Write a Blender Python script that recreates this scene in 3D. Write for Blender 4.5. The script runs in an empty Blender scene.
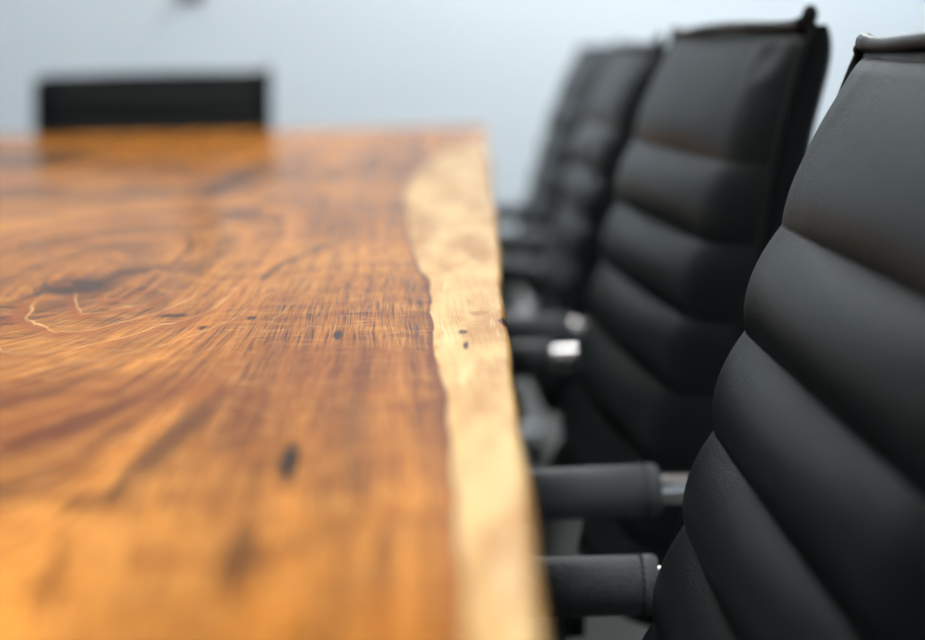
import bpy, bmesh, math, random
import numpy as np
from mathutils import Vector, Matrix, Euler
random.seed(4)
S = bpy.context.scene
COL = S.collection
R = math.radians
pi = math.pi

# ------------------------------------------------------------------ helpers
def link_mesh(name, verts, faces, mat=None, parent=None, smooth=True):
    me = bpy.data.meshes.new(name)
    me.from_pydata([tuple(v) for v in verts], [], faces)
    me.validate(); me.update()
    bm = bmesh.new(); bm.from_mesh(me)
    bmesh.ops.remove_doubles(bm, verts=bm.verts, dist=1e-6)
    bmesh.ops.recalc_face_normals(bm, faces=bm.faces)
    bm.to_mesh(me); bm.free()
    if smooth:
        me.polygons.foreach_set('use_smooth', [True] * len(me.polygons))
    o = bpy.data.objects.new(name, me)
    COL.objects.link(o)
    if mat: me.materials.append(mat)
    if parent: o.parent = parent
    return o

def tag(o, label=None, cat=None, group=None, kind=None):
    if label: o['label'] = label
    if cat: o['category'] = cat
    if group: o['group'] = group
    if kind: o['kind'] = kind
    return o

def empty(name, loc=(0, 0, 0), rz=0.0):
    o = bpy.data.objects.new(name, None)
    o.empty_display_size = 0.1
    COL.objects.link(o)
    o.location = loc; o.rotation_euler = (0, 0, rz)
    return o

class MB:
    """collects shapes into one mesh"""
    def __init__(s): s.v = []; s.f = []
    def add(s, verts, faces):
        n = len(s.v); s.v += [tuple(v) for v in verts]
        s.f += [tuple(i + n for i in f) for f in faces]
        return s
    def grid(s, P, closed_u=False, closed_v=False):
        """P[i][j] grid of points"""
        ni, nj = len(P), len(P[0]); V = [p for row in P for p in row]; F = []
        for i in range(ni if closed_u else ni - 1):
            for j in range(nj if closed_v else nj - 1):
                a, b = i, (i + 1) % ni; c, d = j, (j + 1) % nj
                F.append((a * nj + c, b * nj + c, b * nj + d, a * nj + d))
        return s.add(V, F)
    def cap(s, ring):
        return s.add(ring, [tuple(range(len(ring)))])
    def box(s, c, d, rot=None, bev=0.0):
        bm = bmesh.new(); bmesh.ops.create_cube(bm, size=1)
        for v in bm.verts: v.co = Vector((v.co.x * d[0], v.co.y * d[1], v.co.z * d[2]))
        if bev > 0:
            bmesh.ops.bevel(bm, geom=bm.edges[:], offset=bev, segments=3, profile=.5, affect='EDGES')
        M = Matrix.Translation(c)
        if rot: M = M @ Euler(rot).to_matrix().to_4x4()
        bm.verts.ensure_lookup_table(); bm.verts.index_update()
        V = [M @ v.co for v in bm.verts]; F = [tuple(v.index for v in f.verts) for f in bm.faces]
        bm.free(); return s.add(V, F)
    def tube(s, pts, r, n=16, flat=1.0, caps=True, ref=None):
        """round tube along pts; r number or list; flat squashes along second normal"""
        pts = [Vector(p) for p in pts]; m = len(pts)
        rr = r if isinstance(r, (list, tuple)) else [r] * m
        T = []
        for i in range(m):
            a = pts[max(i - 1, 0)]; b = pts[min(i + 1, m - 1)]
            T.append((b - a).normalized())
        up = Vector(ref) if ref else (Vector((0, 0, 1)) if abs(T[0].z) < .9 else Vector((0, 1, 0)))
        N = (up - T[0] * up.dot(T[0])).normalized(); rings = []
        for i in range(m):
            N = (N - T[i] * N.dot(T[i])).normalized(); B = T[i].cross(N)
            rings.append([pts[i] + (N * math.cos(2 * pi * k / n) + B * math.sin(2 * pi * k / n) * flat) * rr[i] for k in range(n)])
        s.grid(rings, closed_v=True)
        if caps: s.cap(rings[0]); s.cap(rings[-1])
        return s
    def lathe(s, c, prof, n=32, axis='z'):
        rings = []
        for r, h in prof:
            ring = []
            for k in range(n):
                a = 2 * pi * k / n
                if axis == 'z': p = (c[0] + r * math.cos(a), c[1] + r * math.sin(a), c[2] + h)
                elif axis == 'y': p = (c[0] + r * math.cos(a), c[1] + h, c[2] + r * math.sin(a))
                else: p = (c[0] + h, c[1] + r * math.cos(a), c[2] + r * math.sin(a))
                ring.append(p)
            rings.append(ring)
        s.grid(rings, closed_v=True); s.cap(rings[0]); s.cap(rings[-1]); return s
    def build(s, name, mat=None, parent=None, smooth=True):
        return link_mesh(name, s.v, s.f, mat, parent, smooth)

def arc(pts, rad, seg=8):
    """round the corners of a polyline"""
    pts = [Vector(p) for p in pts]; out = [pts[0]]
    for i in range(1, len(pts) - 1):
        a, b, c = pts[i - 1], pts[i], pts[i + 1]
        d1 = (a - b).normalized(); d2 = (c - b).normalized()
        r = min(rad, (a - b).length * .49, (c - b).length * .49)
        p0 = b + d1 * r; p1 = b + d2 * r
        for k in range(seg + 1):
            t = k / seg
            out.append(p0 * (1 - t) ** 2 + b * 2 * t * (1 - t) + p1 * t * t)
    out.append(pts[-1]); return out

def sharp(o, ang=40):
    me = o.data
    bm = bmesh.new(); bm.from_mesh(me)
    for e in bm.edges:
        if len(e.link_faces) == 2 and e.calc_face_angle(0) > R(ang): e.smooth = False
    bm.to_mesh(me); bm.free(); return o

# ------------------------------------------------------------------ node language
class X:
    nt = None
    def __init__(s, v): s.v = v
    @staticmethod
    def m(op, *a, clamp=False):
        n = X.nt.nodes.new('ShaderNodeMath'); n.operation = op; n.use_clamp = clamp
        for i, q in enumerate(a):
            q = q.v if isinstance(q, X) else q
            if isinstance(q, (int, float)): n.inputs[i].default_value = q
            else: X.nt.links.new(q, n.inputs[i])
        return X(n.outputs[0])
    def __add__(a, b): return X.m('ADD', a, b)
    __radd__ = __add__
    def __sub__(a, b): return X.m('SUBTRACT', a, b)
    def __rsub__(a, b): return X.m('SUBTRACT', b, a)
    def __mul__(a, b): return X.m('MULTIPLY', a, b)
    __rmul__ = __mul__
    def __truediv__(a, b): return X.m('DIVIDE', a, b)
    def __pow__(a, b): return X.m('POWER', a, b)
    def __neg__(a): return X.m('MULTIPLY', a, -1.0)
def clamp(a): return X.m('MULTIPLY', a, 1.0, clamp=True)
def expn(a): return X.m('EXPONENT', a)
def sqrt(a): return X.m('SQRT', a)
def frac(a): return X.m('FRACT', a)
def absx(a): return X.m('ABSOLUTE', a)
def smooth(a, lo, hi, o0=0.0, o1=1.0):
    n = X.nt.nodes.new('ShaderNodeMapRange'); n.interpolation_type = 'SMOOTHSTEP'; n.clamp = True
    X.nt.links.new(a.v, n.inputs[0])
    for i, q in enumerate((lo, hi, o0, o1)): n.inputs[i + 1].default_value = q
    return X(n.outputs[0])
def vec(x, y, z=0.0):
    n = X.nt.nodes.new('ShaderNodeCombineXYZ')
    for i, q in enumerate((x, y, z)):
        if isinstance(q, X): X.nt.links.new(q.v, n.inputs[i])
        else: n.inputs[i].default_value = q
    return n.outputs[0]
def noise(v, scale=1.0, detail=3.0, rough=.5, dist=0.0):
    n = X.nt.nodes.new('ShaderNodeTexNoise'); X.nt.links.new(v, n.inputs['Vector'])
    n.inputs['Scale'].default_value = scale; n.inputs['Detail'].default_value = detail
    n.inputs['Roughness'].default_value = rough; n.inputs['Distortion'].default_value = dist
    return X(n.outputs[0])
def mix(f, a, b, mode='MIX'):
    n = X.nt.nodes.new('ShaderNodeMix'); n.data_type = 'RGBA'; n.blend_type = mode; n.clamp_factor = True
    for i, q in ((0, f), (6, a), (7, b)):
        q = q.v if isinstance(q, X) else q
        if isinstance(q, (int, float)): n.inputs[i].default_value = q
        elif isinstance(q, tuple): n.inputs[i].default_value = (*q, 1)
        else: X.nt.links.new(q, n.inputs[i])
    return n.outputs[2]
def lin(r, g, b):
    f = lambda c: (c / 12.92 if c <= .04045 else ((c + .055) / 1.055) ** 2.4)
    return (f(r / 255), f(g / 255), f(b / 255))
def new_mat(name):
    m = bpy.data.materials.new(name); m.use_nodes = True
    nt = m.node_tree; b = nt.nodes['Principled BSDF']; X.nt = nt
    return m, nt, b
def setp(b, **k):
    for n, v in k.items():
        b.inputs[n.replace('_', ' ')].default_value = (*v, 1) if isinstance(v, tuple) else v
def bump(nt, b, h, dist, strength=1.0):
    n = nt.nodes.new('ShaderNodeBump'); n.inputs['Distance'].default_value = dist
    n.inputs['Strength'].default_value = strength
    nt.links.new(h.v if isinstance(h, X) else h, n.inputs['Height'])
    nt.links.new(n.outputs[0], b.inputs['Normal']); return n

# ------------------------------------------------------------------ materials
def leather(name, col, rough, grain=1.0, scale=420, spec=.085):
    m, nt, b = new_mat(name)
    tc = nt.nodes.new('ShaderNodeTexCoord').outputs['Object']
    vo = nt.nodes.new('ShaderNodeTexVoronoi'); vo.feature = 'DISTANCE_TO_EDGE'; vo.inputs['Scale'].default_value = scale
    nt.links.new(tc, vo.inputs['Vector'])
    e = smooth(X(vo.outputs['Distance']), 0.0, 0.18)
    big = noise(tc, 9, 3, .5)
    h = e * .7 + noise(tc, scale * 1.6, 2) * .3
    bump(nt, b, h, .00022 * grain, .75)
    setp(b, Base_Color=col, Roughness=rough)
    nt.links.new((rough - .04 + big * .08).v, b.inputs['Roughness'])
    b.inputs['Specular IOR Level'].default_value = spec
    return m
M_LEATHER = leather('black_leather', (.0044, .0064, .0070), .34, 1.3)
M_ARM = leather('armrest_leather', (.062, .072, .081), .48, 4.5, 300, .35)
M_SHELL = leather('shell_leather', (.007, .008, .009), .4)
M_PIPE = leather('piping_leather', (.006, .0065, .007), .33, .6)

m, nt, b = new_mat('polished_chrome'); setp(b, Base_Color=(.95, .96, .96), Metallic=1.0, Roughness=.06); M_CHROME = m
m, nt, b = new_mat('satin_aluminium'); setp(b, Base_Color=(.52, .54, .52), Metallic=1.0, Roughness=.28); M_ALU = m
m, nt, b = new_mat('black_plastic'); setp(b, Base_Color=(.012, .012, .013), Roughness=.45); M_PLASTIC = m
m, nt, b = new_mat('black_thread'); setp(b, Base_Color=(.002, .002, .002), Roughness=.7); M_THREAD = m
m, nt, b = new_mat('black_steel'); setp(b, Base_Color=(.02, .02, .022), Metallic=.6, Roughness=.4); M_STEEL = m
m, nt, b = new_mat('grey_fitting'); setp(b, Base_Color=(.10, .11, .12), Roughness=.5); M_FIT = m
m, nt, b = new_mat('pale_cord'); setp(b, Base_Color=(.42, .46, .50), Roughness=.5); M_CORD = m

def paint(name, col, rough=.75):
    m, nt, b = new_mat(name)
    tc = nt.nodes.new('ShaderNodeTexCoord').outputs['Object']
    n1 = noise(tc, 1.3, 2); n2 = noise(tc, 180, 2)
    c = mix(n1, tuple(q * .97 for q in col), col)
    nt.links.new(c, b.inputs['Base Color']); b.inputs['Roughness'].default_value = rough
    bump(nt, b, n2, .0006, .4); return m
M_WALL = paint('pale_blue_wall_paint', (.70, .79, .86))
M_CEIL = paint('white_ceiling_paint', (.82, .84, .85))
M_BASE = paint('white_trim_paint', (.7, .72, .73), .4)
# carpet / floor
m, nt, b = new_mat('grey_carpet')
tc = nt.nodes.new('ShaderNodeTexCoord').outputs['Object']
c = mix(noise(tc, 260, 3, .7), (.05, .055, .055), (.12, .125, .12))
nt.links.new(c, b.inputs['Base Color']); b.inputs['Roughness'].default_value = .95
bump(nt, b, noise(tc, 400, 2), .003, .8); M_CARPET = m
def emis(name, col, s):
    m, nt, b = new_mat(name)
    setp(b, Base_Color=(.8, .8, .8), Emission_Color=col); b.inputs['Emission Strength'].default_value = s; return m

# ---- the wood of the slab
def wood_material():
    m, nt, b = new_mat('figured_slab_wood')
    tc = nt.nodes.new('ShaderNodeTexCoord').outputs['Object']
    sp = nt.nodes.new('ShaderNodeSeparateXYZ'); nt.links.new(tc, sp.inputs[0])
    x, y = X(sp.outputs[0]), X(sp.outputs[1])
    # broad, domain-warped coordinates
    w1 = noise(vec(x * 2.2, y * .9), 1.0, 2) - .5
    w2 = noise(vec(x * 9 + 3.1, y * 2.6), 1.0, 3) - .5
    w3 = noise(vec(x * 40, y * 9), 1.0, 2) - .5
    # big cathedral round the knot at (-.307, 1.19)
    kx, ky = -.325, 1.24
    dx = x - kx; dy = y - ky
    near = expn(-(dy * dy) * (1 / .55 ** 2))
    g = (1.0 - near) * .30
    ell = sqrt(dx * dx * 1.0 + g * g * .62 + (dy * .14) * (dy * .14) * near + .0009)
    bl = smooth(x, -.11, -.23)
    P = dx + (ell - dx) * bl + y * (1.0 - bl) * .055 + w1 * .03 + w2 * .012 + w3 * .0028
    # colour bands that follow the growth lines
    b1 = noise(vec(P * 26, y * .35, 2.0), 1.0, 3, .6)
    b2 = noise(vec(P * 95, y * .9, 7.0), 1.0, 3, .6)
    fib = noise(vec(P * 1050, y * 9, 1.0), 1.0, 2, .6)
    pore = noise(vec(P * 1500, y * 26, 5.0), 1.0, 2, .5)
    blot = noise(vec(x * 5, y * 3.2, 4.0), 1.0, 3, .55)
    chat = noise(vec(x * 7 + w2 * 3, y * 34 + w2 * 6, 9.0), 1.0, 2, .5)      # cross figure
    saw = noise(vec(x * 42 + w2 * 2, y * 170, 3.0), 1.0, 2, .6)                          # fine cross scratches
    c = mix(smooth(b1, .37, .70), lin(112, 60, 20), lin(204, 128, 46))
    c = mix(smooth(blot, .35, .70, 0, .55), c, lin(236, 160, 68))
    c = mix(smooth(b2, .48, .72, 0, .65), c, lin(96, 42, 10))
    c = mix(smooth(chat, .50, .72, 0, .30), c, lin(236, 164, 70))
    c = mix(smooth(chat, .48, .28, 0, .35), c, lin(104, 52, 14))
    c = mix(smooth(fib, .50, .66, 0, .78), c, lin(64, 28, 8))
    c = mix(smooth(pore, .51, .63, 0, .65), c, lin(76, 34, 10))
    c = mix(smooth(fib, .46, .30, 0, .35), c, lin(240, 172, 88))
    c = mix(smooth(saw, .56, .72, 0, .34), c, lin(246, 190, 110))
    # growth rings close round the knot, with crisp pale rims
    ringmask = expn(-(((x + .30) * (x + .30)) * (1 / .15 ** 2) + ((y - 1.03) * (y - 1.03)) * (1 / .14 ** 2)))
    rr = sqrt((x + .262) * (x + .262) * 1.0 + (y - 1.17) * (y - 1.17) * .12)
    fr = frac(rr * 40 + w2 * 1.9 + w1 * 1.2 + w3 * .8)
    rim = smooth(absx(fr - .5), .055, .0) * smooth(w3 + w2, -.12, .12, .35, 1.0)
    dk = smooth(fr, .52, .60) * smooth(fr, .95, .60)
    c = mix(dk * clamp(ringmask * .75), c, lin(150, 76, 26))
    c = mix(rim * clamp(ringmask * .8), c, lin(246, 190, 120))
    # long dark streaks in front of the knot
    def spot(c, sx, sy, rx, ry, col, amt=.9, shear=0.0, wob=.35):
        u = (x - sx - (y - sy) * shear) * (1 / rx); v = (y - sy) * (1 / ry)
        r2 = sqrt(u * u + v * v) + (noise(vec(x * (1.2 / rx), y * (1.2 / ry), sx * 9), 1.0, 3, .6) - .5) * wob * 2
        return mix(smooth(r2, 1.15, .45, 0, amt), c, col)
    D = lin(50, 20, 8); Dp = lin(48, 24, 22)
    c = spot(c, -.195, .715, .010, .070, D, .7, .38, .7)
    c = spot(c, -.240, .760, .012, .070, D, .4, .45, .8)
    c = spot(c, -.139, .690, .009, .110, D, .7, .06, .7)
    c = spot(c, -.150, .592, .012, .020, D, .6, .3, .7)
    c = spot(c, -.205, .560, .030, .090, D, .25, .35, .8)
    c = spot(c, -.200, .760, .075, .110, lin(112, 52, 12), .5, .2, .7)
    c = spot(c, -.075, .86, .05, .10, lin(120, 60, 18), .35, -.05, .7)
    c = spot(c, -.088, .948, .0034, .020, lin(40, 15, 8), .95, -.06, .3)
    c = spot(c, -.0815, .644, .0052, .044, lin(26, 12, 6), .97, -.065, .2)
    c = spot(c, -.084, .519, .0055, .050, lin(50, 26, 10), .72, -.065, .2)
    c = spot(c, -.205, 1.035, .014, .010, lin(60, 30, 16), .8, 0, .5)
    c = spot(c, -.150, 1.02, .004, .010, D, .8, 0, .5)
    c = spot(c, -.176, .985, .004, .009, D, .75, 0, .5)
    c = spot(c, -.165, 1.25, .004, .10, D, .7, .05, .6)
    c = spot(c, -.150, 1.35, .006, .12, D, .5, .2, .6)
    # the knot itself with a tail
    c = spot(c, -.305, 1.190, .034, .058, Dp, .9, 0, .8)
    c = spot(c, -.318, 1.195, .014, .014, lin(150, 88, 44), .5, 0, .5)
    c = spot(c, -.278, 1.265, .018, .045, Dp, .6, .3, .8)
    c = spot(c, -.335, 1.09, .010, .10, D, .35, .2, .8)
    # far features
    c = spot(c, -.340, 2.15, .022, .30, Dp, .70, -.02, .7)
    c = spot(c, -.330, 2.45, .075, .14, Dp, .45, .0, .8)
    c = spot(c, -.50, 2.02, .16, .060, Dp, .55, .0, .8)
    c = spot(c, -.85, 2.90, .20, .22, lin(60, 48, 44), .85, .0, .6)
    c = spot(c, -.26, 1.75, .012, .30, D, .45, .10, .8)
    # sapwood strip along the live edge
    fc = nt.nodes.new('ShaderNodeFloatCurve'); cu = fc.mapping.curves[0]
    pts = [(-.6, -.004), (.436, -.007), (.582, -.012), (.758, -.019), (.90, -.0285), (.96, -.031), (1.127, -.0375), (1.18, -.0395), (1.25, -.050), (1.367, -.059), (1.70, -.079), (2.068, -.094), (2.40, -.083), (2.682, -.067), (3.0, -.030), (3.317, .006), (3.9, .04)]
    tr = lambda p: ((p[0] + .6) / 4.5, (p[1] + .12) / .18)
    cu.points[0].location = tr(pts[0]); cu.points[1].location = tr(pts[-1])
    for p in pts[1:-1]: cu.points.new(*tr(p))
    fc.mapping.update()
    nt.links.new(((y + .6) * (1 / 4.5)).v, fc.inputs['Value'])
    bound = X(fc.outputs[0]) * .18 - .12 + w3 * .004 + (noise(vec(x * 6, y * 16), 1.0, 3, .5) - .5) * .006
    d = x - bound
    sb = noise(vec(x * 22, y * 5.5, 6.0), 1.0, 4, .6)
    sc = mix(smooth(sb, .35, .65), lin(184, 136, 78), lin(226, 190, 128))
    sc = mix(smooth(noise(vec(x * 60 + w2 * 8, y * 9, 2.0), 1.0, 3, .6), .56, .72, 0, .6), sc, lin(242, 214, 158))
    sc = mix(smooth(fib, .50, .68, 0, .42), sc, lin(140, 92, 44))
    sc = mix(smooth(saw, .58, .74, 0, .3), sc, lin(240, 206, 140))
    sc2 = sc
    def sspot(c0, *a): return spot(c0, *a)
    sc2 = sspot(sc2, -.0105, .905, .0022, .014, lin(60, 32, 16), .95, 0, .5)
    sc2 = sspot(sc2, -.0125, .950, .0035, .009, lin(70, 38, 20), .85, 0, .6)
    sc2 = sspot(sc2, .0125, .99, .0035, .02, lin(60, 34, 30), .9, 0, .5)
    sc2 = sspot(sc2, -.003, 1.02, .008, .012, lin(150, 96, 46), .6, 0, .7)
    # dark line on the boundary
    c = mix(smooth(absx(d + .0010), .0034, .0002, 0, .72), c, lin(92, 40, 18))
    c = mix(smooth(d, -.014, -.001, 0, .14), c, lin(140, 70, 26))
    c = mix(smooth(d, -.0005, .0008), c, sc2)
    # darker bark-side of the edge
    z = X(sp.outputs[2])
    c = mix(smooth(z, .7478, .7435, 0, .8), c, lin(150, 104, 32))
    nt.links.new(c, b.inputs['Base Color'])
    h = fib * .45 + pore * .3 + saw * .45 + chat * .6
    bump(nt, b, h, .00045, .55)
    rough = .40 + fib * .12
    nt.links.new(rough.v, b.inputs['Roughness'])
    b.inputs['Specular IOR Level'].default_value = .0
    b.inputs['Coat Weight'].default_value = .60
    b.inputs['Coat Roughness'].default_value = .12
    b.inputs['Coat IOR'].default_value = 1.13
    return m
M_WOOD = wood_material()

# ------------------------------------------------------------------ the room
X0, X1, Y0, Y1, H = -3.2, 2.0, -3.4, 5.6, 2.8
T = .12
def slab(name, c, d, mat):
    o = MB().box(c, d).build(name, mat, smooth=False); tag(o, kind='structure'); return o
slab('floor', ((X0 + X1) / 2, (Y0 + Y1) / 2, -T / 2), (X1 - X0 + 2 * T, Y1 - Y0 + 2 * T, T), M_CARPET)
slab('ceiling', ((X0 + X1) / 2, (Y0 + Y1) / 2, H + T / 2), (X1 - X0 + 2 * T, Y1 - Y0 + 2 * T, T), M_CEIL)
slab('wall_back', ((X0 + X1) / 2, Y1 + T / 2, H / 2), (X1 - X0, T, H), M_WALL)
slab('wall_front', ((X0 + X1) / 2, Y0 - T / 2, H / 2), (X1 - X0, T, H), M_WALL)
slab('wall_left', (X0 - T / 2, (Y0 + Y1) / 2, H / 2), (T, Y1 - Y0, H), M_WALL)
slab('wall_right', (X1 + T / 2, (Y0 + Y1) / 2, H / 2), (T, Y1 - Y0, H), M_WALL)
def baseboard(name, c, d):
    o = MB().box(c, d, bev=.004).build(name, M_BASE, smooth=False); tag(o, kind='structure')
baseboard('baseboard_back', ((X0 + X1) / 2, Y1 - .0075, .05), (X1 - X0, .015, .10))
baseboard('baseboard_right', (X1 - .0075, (Y0 + Y1) / 2, .05), (.015, Y1 - Y0 - .032, .10))

# ------------------------------------------------------------------ the table
def table():
    root = empty('conference_table', (-.61, 1.7, 0))
    tag(root, 'long polished live-edge wooden slab table with pale sapwood strip and dark knots', 'table')
    ys = np.linspace(-.62, 3.735, 420); rng = np.random.RandomState(3)
    ph = rng.rand(6) * 6
    def wav(y, k=1.0):
        return .0010 * math.sin(y * 7 + ph[0]) + .0007 * math.sin(y * 17 + ph[1]) + .0004 * math.sin(y * 41 + ph[2]) * k
    rows = []
    for y in ys:
        xr = .0158 + wav(y)
        xl = -1.245 + 3 * wav(y + 3)
        zj = .0006 * math.sin(y * 23 + 1) + .0005 * math.sin(y * 61)
        prof = [(xr - .030, .750), (xr - .0060, .750), (xr - .0040, .7497), (xr - .0022, .7488), (xr - .0008, .7470), (xr, .7440), (xr - .0002, .738 + zj),
                (xr - .003, .728), (xr - .006, .715), (xr - .014, .702), (xr - .03, .697),
                (xl + .03, .697), (xl + .008, .708), (xl, .730), (xl + .002, .745), (xl + .008, .750), (xl + .04, .750)]
        rows.append([(px, y + .012 * max(0, -px) * (1 if y > 3.5 else 0) * ((y - 3.5) / .235 if y > 3.5 else 0) * 2.0, pz) for px, pz in prof])
    mb = MB().grid(rows, closed_v=True); mb.cap(rows[0]); mb.cap(rows[-1])
    top = mb.build('tabletop', M_WOOD, root); top.location = (.61, -1.7, 0); sharp(top, 50)
    # two welded steel leg frames
    for yy in (-.05, 3.15):
        fr = MB()
        for sx in (-1, 1):
            fr.box((sx * .36, yy - 1.7, .35), (.06, .08, .67), rot=(0, sx * .10, 0), bev=.003)
        fr.box((0, yy - 1.7, .686), (.78, .09, .02), bev=.003)
        fr.box((0, yy - 1.7, .010), (.86, .09, .02), bev=.003)
        sharp(fr.build('leg', M_STEEL, root))
    return root
table()

# ------------------------------------------------------------------ the chair
# local frame: origin on the floor below the seat centre, sitter faces -x; width along y
OX = -.12                                          # local x = world x - OX for an unturned chair
zs = np.array([.44, .48, .545, .608, .671, .736, .801, .86, .912])
xs = np.array([.074, .085, .104, .124, .142, .162, .184, .210, .240]) - OX
PF = np.polyfit(zs, xs, 4)
def xf(z): return float(np.polyval(PF, z))
SEAMS = [.41, .475, .542, .608, .671, .736, .803, .912]
W = .250
FZ = .072
def fall(z): return float(np.interp(z, [.44, .56, .61, .67, .74, .80, .86, .895, .912], [.030, .037, .041, .042, .039, .032, .023, .016, .012]))
def edge_fall(y, z):
    t = max(0.0, (abs(y) - (W - FZ)) / FZ)
    return fall(z) * t ** 2.6
def rib(z, y):
    a = 0.0; e = 1 - (abs(y) / W) ** 2.0
    for i in range(len(SEAMS) - 1):
        lo, hi = SEAMS[i], SEAMS[i + 1]
        if lo <= z <= hi:
            q = (z - lo) / (hi - lo)
            if i == len(SEAMS) - 2:
                k = min(1.0, q * (hi - lo) / .04)
                a = .0115 * (1 - (1 - k) ** 2.4) * (1 - .85 * max(0, (q - .2) / .8) ** 1.5)
            else:
                a = .0185 * (1 - abs(2 * q - 1) ** 2.1)
    return a * (.10 + .90 * e)
def shellT(z):
    t = max(0.0, min(1.0, (.916 - z) / .05)); return .006 + .024 * math.sqrt(1 - (1 - t) ** 2)

def make_chair():
    root = empty('office_chair')
    # --- back cushion
    zz = []
    for i in range(len(SEAMS) - 2):
        n = 15
        for k in range(n): 
            q = .5 - .5 * math.cos(pi * k / n); zz.append(SEAMS[i] + (SEAMS[i + 1] - SEAMS[i]) * q)
    for k in range(25):
        q = 1 - math.cos(pi / 2 * k / 24); zz.append(SEAMS[-2] + (.895 - SEAMS[-2]) * (q * .5 + k / 24 * .5))
    ny = 70; yy = [W * math.sin(pi / 2 * (2 * j / ny - 1)) * .35 + W * (2 * j / ny - 1) * .65 for j in range(ny + 1)]
    rows = []
    for z in zz:
        rows.append([(xf(z) + edge_fall(y, z) - rib(z, y) + .0125 * .8, y, z) for y in yy])
    for k in range(1, 11):
        a = pi / 2 * k / 10; row = []
        for y in yy:
            z = .895 + .0165 * math.sin(a)
            back = .030 * (1 - math.cos(a))
            row.append((xf(z) + edge_fall(y, z) + back * .45 * (1 - .5 * (abs(y) / W) ** 4) - rib(.895, y) * (math.cos(a) * .8 + .2) + .010, y, z))
        rows.append(row)
    # wrinkles close to the upper corners
    rows2 = []
    for row in rows:
        r2 = []
        for (px, py, pz) in row:
            d = math.hypot((abs(py) - .200) / .022, (pz - .893) / .018)
            kk = 1.0 if py < 0 else .25
            px += kk * .0035 * math.exp(-d * d) - kk * .0018 * math.exp(-((d - 1.4) ** 2) * 2)
            r2.append((px, py, pz))
        rows2.append(r2)
    back = MB().grid(rows2).build('back_cushion', M_LEATHER, root)
    # --- shell behind the cushion
    def edge_x(z): return xf(z) + fall(z) + .010
    sec = []
    for z in list(np.linspace(.43, .86, 14)) + list(np.linspace(.868, .914, 12)):
        T_ = shellT(z); ex = edge_x(z) - .002; ring = []
        w = W + .001
        ring += [(ex, -w, z), (ex + T_ * .35, -w - .002, z), (ex + T_ * .75, -w + .002, z), (ex + T_, -w + .014, z)]
        for k in range(1, 12):
            y = (-w + .014) + (2 * w - .028) * k / 12
            ring.append((ex + T_ + .006 * (1 - (y / w) ** 2) - .016 * (1 - (abs(y) / w) ** 2) * 0, y, z))
        ring += [(ex + T_, w - .014, z), (ex + T_ * .75, w - .002, z), (ex + T_ * .35, w + .002, z), (ex, w, z)]
        for k in range(1, 12):
            y = w - 2 * w * k / 12
            ring.append((ex - .004 - .018 * (1 - (abs(y) / w) ** 4) * min(1, (.93 - z) / .06), y, z))
        sec.append(ring)
    sh = MB().grid(sec, closed_v=True); sh.cap(sec[0]); sh.cap(sec[-1])
    sharp(sh.build('back_shell', M_SHELL, root), 55)
    # --- piping down each side, ending in a pinched ear
    for s in (-1, 1):
        pts, rr = [], []
        for z in np.linspace(.45, .912, 40):
            pts.append((edge_x(z) - .003, s * (W + .001), z)); rr.append(.0046)
        ex = edge_x(.912)
        eh = 1.0 if s < 0 else .15
        for dz, dxx, r_ in ((.003, .000, .0062), (.008, .001, .0070), (.012, .002, .0066), (.016, .003, .0052), (.018, .004, .0028)):
            pts.append((ex - .006 + dxx, s * (W - .003), .912 + dz * eh)); rr.append(r_ * (.7 + .3 * eh))
        MB().tube(pts, rr, 12).build('piping', M_PIPE, root)
    # --- leather trim rod along the top
    pts, rr = [], []
    for k in range(41):
        u = -1 + 2 * k / 40; y = u * (W - .014) - .010
        pts.append((edge_x(.912) - .008 - .006 * (1 - u * u), y, .9150 + .0030 * math.cos(u * 2.2) + .0035 * abs(u) ** 8))
        rr.append(.0046 + .0018 * abs(u) ** 10)
    MB().tube(pts, rr, 12, ref=(0, 0, 1)).build('top_trim', M_PIPE, root)
    # --- seat cushion, ribbed like the back
    sx0, sx1, sw = -.285, .175, .225
    rows = []; nx = 90
    for i in range(nx + 1):
        t = i / nx; px = sx1 + (sx0 - sx1) * t; row = []
        q = (t * 6.0) % 1.0; a = .008 * (1 - abs(2 * q - 1) ** 2.6)
        wf = -.035 * max(0, (t - .82) / .18) ** 2
        for y in yy:
            yv = y / W * sw; e = max(0, (abs(yv) - (sw - .05)) / .05)
            row.append((px, yv, .440 + a * (1 - e) - .028 * e ** 2 + wf))
        rows.append(row)
    # underside closes it
    low = [[(p[0], p[1] * .985, min(p[2] - .006, .395)) for p in r] for r in rows]
    mb = MB().grid(rows).grid(low)
    mb.grid([rows[0], low[0]]).grid([rows[-1], low[-1]])
    mb.grid([[r[0] for r in rows], [r[0] for r in low]]).grid([[r[-1] for r in rows], [r[-1] for r in low]])
    sharp(mb.build('seat', M_LEATHER, root), 60)
    fr = MB().box((-.055, 0, .380), (.40, .40, .018), bev=.004)
    fr.box((-.02, 0, .355), (.20, .16, .035), bev=.006)
    sharp(fr.build('seat_frame', M_PLASTIC, root))
    # --- arms: leather sleeve over a polished bar, wide bracket down to the seat
    AY, AZ = .292, .5410
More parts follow.
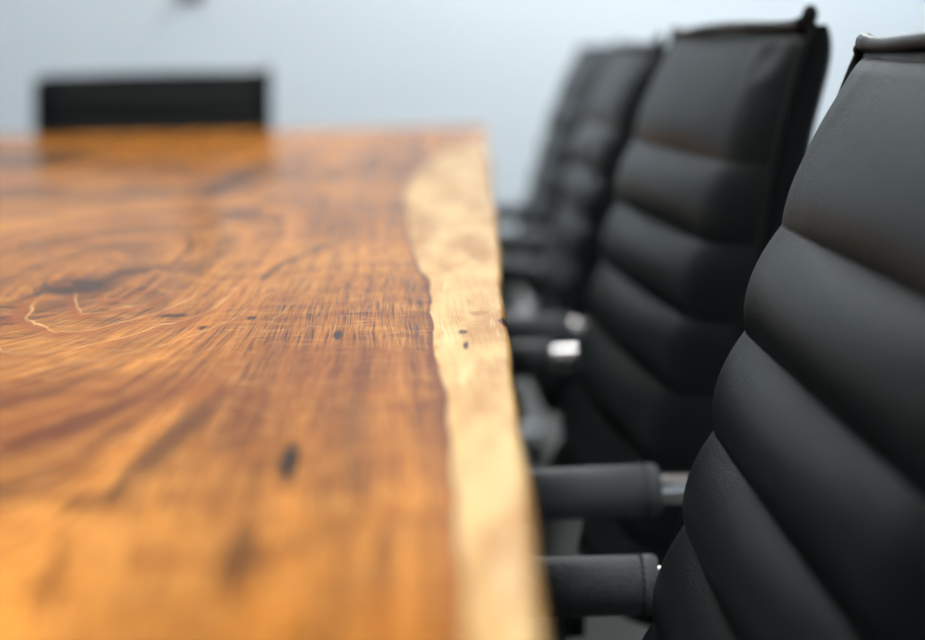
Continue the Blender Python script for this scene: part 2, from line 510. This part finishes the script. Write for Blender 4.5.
    for s in (-1, 1):
        xe = .127 - OX
        prof = [(.0120, -.290), (.0185, -.288), (.0214, -.284), (.0217, -.2), (.0217, -.0135), (.0208, -.0122), (.0208, -.0112), (.0217, -.0100), (.0219, -.006), (.0215, -.002), (.0199, 0.0), (.0125, .0004)]
        arm = MB().lathe((xe, s * AY, AZ), prof, 40, 'x').build('armrest', M_ARM, root)
        st = MB()
        for k in range(26):
            a = 2 * pi * k / 26; r_ = .0215; t_ = (-math.sin(a), math.cos(a))
            c0 = (xe - .0117, s * AY + r_ * math.cos(a), AZ + r_ * math.sin(a))
            pA = (c0[0] - .0006, c0[1] - t_[0] * .0019, c0[2] - t_[1] * .0019); pB = (c0[0] + .0006, c0[1] + t_[0] * .0017, c0[2] + t_[1] * .0017)
            st.tube([pA, c0, pB], .0008, 6)
        st.build('stitching', M_THREAD, arm)
        bar = MB()
        path = arc([(xe - .010, s * AY, AZ), (xe + .080, s * AY, AZ), (xe + .082, s * (W - .03), AZ - .006)], .022, 8)
        bar.tube(path, .0135, 20)
        # bracket: flat bar, widened where it meets the sleeve
        def plate(cx, z, hw): return [(cx - hw, s * AY - .006, z), (cx - hw, s * AY + .006, z), (cx - hw * .5, s * AY + .0085, z), (cx + hw * .5, s * AY + .0085, z), (cx + hw, s * AY + .006, z), (cx + hw, s * AY - .006, z), (cx + hw * .5, s * AY - .0085, z), (cx - hw * .5, s * AY - .0085, z)]
        def leanplate(cx, z, hw, inn): return [(p[0], p[1] - s * inn, p[2]) for p in plate(cx, z, hw)]
        cx0 = .037 - OX
        ring = [leanplate(cx0, AZ - .012, .028, 0), leanplate(cx0 - .002, AZ - .03, .027, 0), leanplate(cx0 - .008, AZ - .06, .026, 0), leanplate(cx0 - .024, AZ - .10, .021, .001), leanplate(cx0 - .036, AZ - .14, .020, .006), leanplate(cx0 - .046, AZ - .165, .020, .018)]
        sharp(bar.build('arm_frame', M_CHROME, root), 35)
        bar = MB(); bar.grid(ring, closed_v=True); bar.cap(ring[0]); bar.cap(ring[-1])
        bar.box((cx0 - .050, s * (AY - .065), .381), (.028, .125, .008), bev=.003)
        sharp(bar.build('arm_bracket', M_ALU, root), 35)
    # --- gas lift and star base
    MB().lathe((0, 0, .10), [(.030, 0), (.030, .10), (.026, .105), (.014, .11), (.014, .26)], 28).build('gas_lift', M_CHROME, root)
    bs = MB().lathe((0, 0, .075), [(.035, 0), (.040, .01), (.040, .035), (.032, .045)], 28)
    for k in range(5):
        a = 2 * pi * k / 5 + .3
        pts = [(math.cos(a) * r_, math.sin(a) * r_, z_) for r_, z_ in ((.02, .098), (.10, .096), (.19, .088), (.255, .076))]
        bs.tube(pts, [.022, .020, .016, .012], 14)
    bs.build('star_base', M_CHROME, root)
    for k in range(5):
        a = 2 * pi * k / 5 + .3; c = (math.cos(a) * .25, math.sin(a) * .25, .0)
        cs = MB().box((c[0], c[1], .052), (.020, .030, .018), rot=(0, 0, a), bev=.004)
        cs.tube([(c[0], c[1], .05), (c[0], c[1], .075)], .006, 10)
        cb = sharp(cs.build('caster', M_PLASTIC, root))
        for s in (-1, 1):
            ax = Vector((-math.sin(a), math.cos(a), 0)); p = Vector((c[0], c[1], .026)) + ax * .012 * s
            MB().tube([p - ax * .007, p - ax * .005, p + ax * .005, p + ax * .007], [.021, .025, .025, .021], 24).build('wheel', M_PLASTIC, cb)
    return root

def copy_tree(o, parent=None):
    c = o.copy(); COL.objects.link(c)
    if parent: c.parent = parent
    for ch in [q for q in bpy.data.objects if q.parent == o]: copy_tree(ch, c)
    return c

proto = make_chair()
# world x offset, y, turn, lift, width scale, label
spots = [
    (OX - .002, .810, -1.0, 0, 1, 'black ribbed leather chair nearest the camera, cut off by the right edge'),
    (OX + .006, 1.545, -6.0, .012, 1, 'black ribbed leather chair behind the nearest one, its whole ribbed back and pinched corner showing'),
    (OX - .009, 2.43, -2, .001, 1, 'blurred black ribbed leather chair, third along the right side of the table'),
    (OX - .001, 3.41, -5.5, .006, 1, 'farthest and most blurred black ribbed chair in the row along the right table side'),
]
for i, (px, py, a, lift, sc, lab) in enumerate(spots):
    o = proto if i == 0 else copy_tree(proto)
    o.location = (px, py, 0); o.rotation_euler = (0, 0, R(-a)); o.scale = (1, 1, 1)
    o['lift'] = lift
    tag(o, lab, 'chair')
for o in list(bpy.data.objects):
    if 'lift' in o.keys():
        l = o['lift']; del o['lift']
        for ch in o.children:
            nm = ch.name.split('.')[0]
            if nm in ('star_base', 'caster'): continue
            ch.location.z += l
def adjust(o, tilt, arm, armz=0.0):
    # recline of the back and reach of the arms differ a little from chair to chair
    px, pz = xf(.62), .62; a = R(tilt)
    for ch in o.children:
        nm = ch.name.split('.')[0]
        if nm in ('back_cushion', 'back_shell', 'piping', 'top_trim'):
            ch.rotation_euler.y = a
            ch.location.x += px - (px * math.cos(a) + pz * math.sin(a))
            ch.location.z += pz - (-px * math.sin(a) + pz * math.cos(a))
        if nm in ('armrest', 'arm_frame', 'arm_bracket'): ch.location.x += arm; ch.location.z += armz
row = [o for o in bpy.data.objects if o.name.startswith('office_chair')]
row.sort(key=lambda o: o.location.y)
adjust(row[0], 0, .001, -.0055); adjust(row[1], -2.8, -.022, .005); adjust(row[2], -2.2, -.010)
# the chair at the head of the table, turned to face the camera
h = copy_tree(proto)
tag(h, 'dark ribbed chair alone at the far head of the table before the wall', 'chair')
h.rotation_euler = (0, 0, R(90 + 1)); h.location = (-.835, 3.80, 0)
h.scale = (1, 1.20, 1)
for ch in h.children:
    nm = ch.name.split('.')[0]
    if nm not in ('star_base', 'caster'): ch.location.z -= .035

# ------------------------------------------------------------------ wall fitting far left
t = empty('wall_bracket', (-.985, Y1, 1.16))
tag(t, 'small dark grey bracket on the pale wall above the far chair', 'bracket')
sharp(MB().box((0, -.006, 0.02), (.09, .012, .12), bev=.003).build('back_plate', M_FIT, t))
MB().tube([(0, -.012, -.0), (0, -.05, -.005), (0, -.07, -.02)], .012, 14).build('hook', M_FIT, t)

# ------------------------------------------------------------------ lights
def ceiling_light(x, y, sx, sy, power, lab, col=(1, .98, .95)):
    t = empty('ceiling_light', (x, y, H)); tag(t, lab, 'light', 'ceiling light panels')
    fr = MB()
    for s in (-1, 1):
        fr.box((s * (sx / 2 + .01), 0, -.012), (.02, sy + .04, .024), bev=.002)
        fr.box((0, s * (sy / 2 + .01), -.012), (sx, .02, .024), bev=.002)
    fr.build('frame', M_BASE, t, smooth=False)
    MB().box((0, 0, -.008), (sx, sy, .008)).build('diffuser', emis('lit_diffuser', col, power), t, smooth=False)
for i, (x, y, p) in enumerate([(-.55, .4, 22), (-.55, 2.3, 12.5), (.6, 4.75, 31), (-1.4, 4.4, 8), (-.55, -2.3, 14)]):  # back-wall panels and rear panel are added to brighten wall and far chair
    ceiling_light(x, y, .6, 1.2, p, 'flush white rectangular ceiling light panel ' + ('above the near end of the table', 'above the far half of the table', 'added to brighten the back wall on the right', 'added to brighten the back wall on the left', 'added behind the near end of the table to brighten the far chair')[i])

w = bpy.data.worlds.new('world'); S.world = w; w.use_nodes = True
w.node_tree.nodes['Background'].inputs[0].default_value = (.5, .6, .7, 1)
w.node_tree.nodes['Background'].inputs[1].default_value = .3

# ------------------------------------------------------------------ camera
cd = bpy.data.cameras.new('camera'); cam = bpy.data.objects.new('camera', cd); COL.objects.link(cam)
M = Matrix.Rotation(R(.7606), 3, 'Z') @ Matrix.Rotation(R(90 - 9.4245), 3, 'X') @ Matrix.Rotation(R(-1.3), 3, 'Z')
cam.matrix_world = Matrix.Translation((0, 0, .915)) @ M.to_4x4()
cd.sensor_width = 36; cd.lens = 1600 * 36 / 925; cd.clip_start = .02
cd.dof.use_dof = True; cd.dof.focus_distance = 1.0; cd.dof.aperture_fstop = 2.85
S.camera = cam
S.view_settings.view_transform = 'Standard'; S.view_settings.look = 'None'
S.view_settings.gamma = 1; S.view_settings.use_curve_mapping = False
S.view_settings.exposure = 0.0
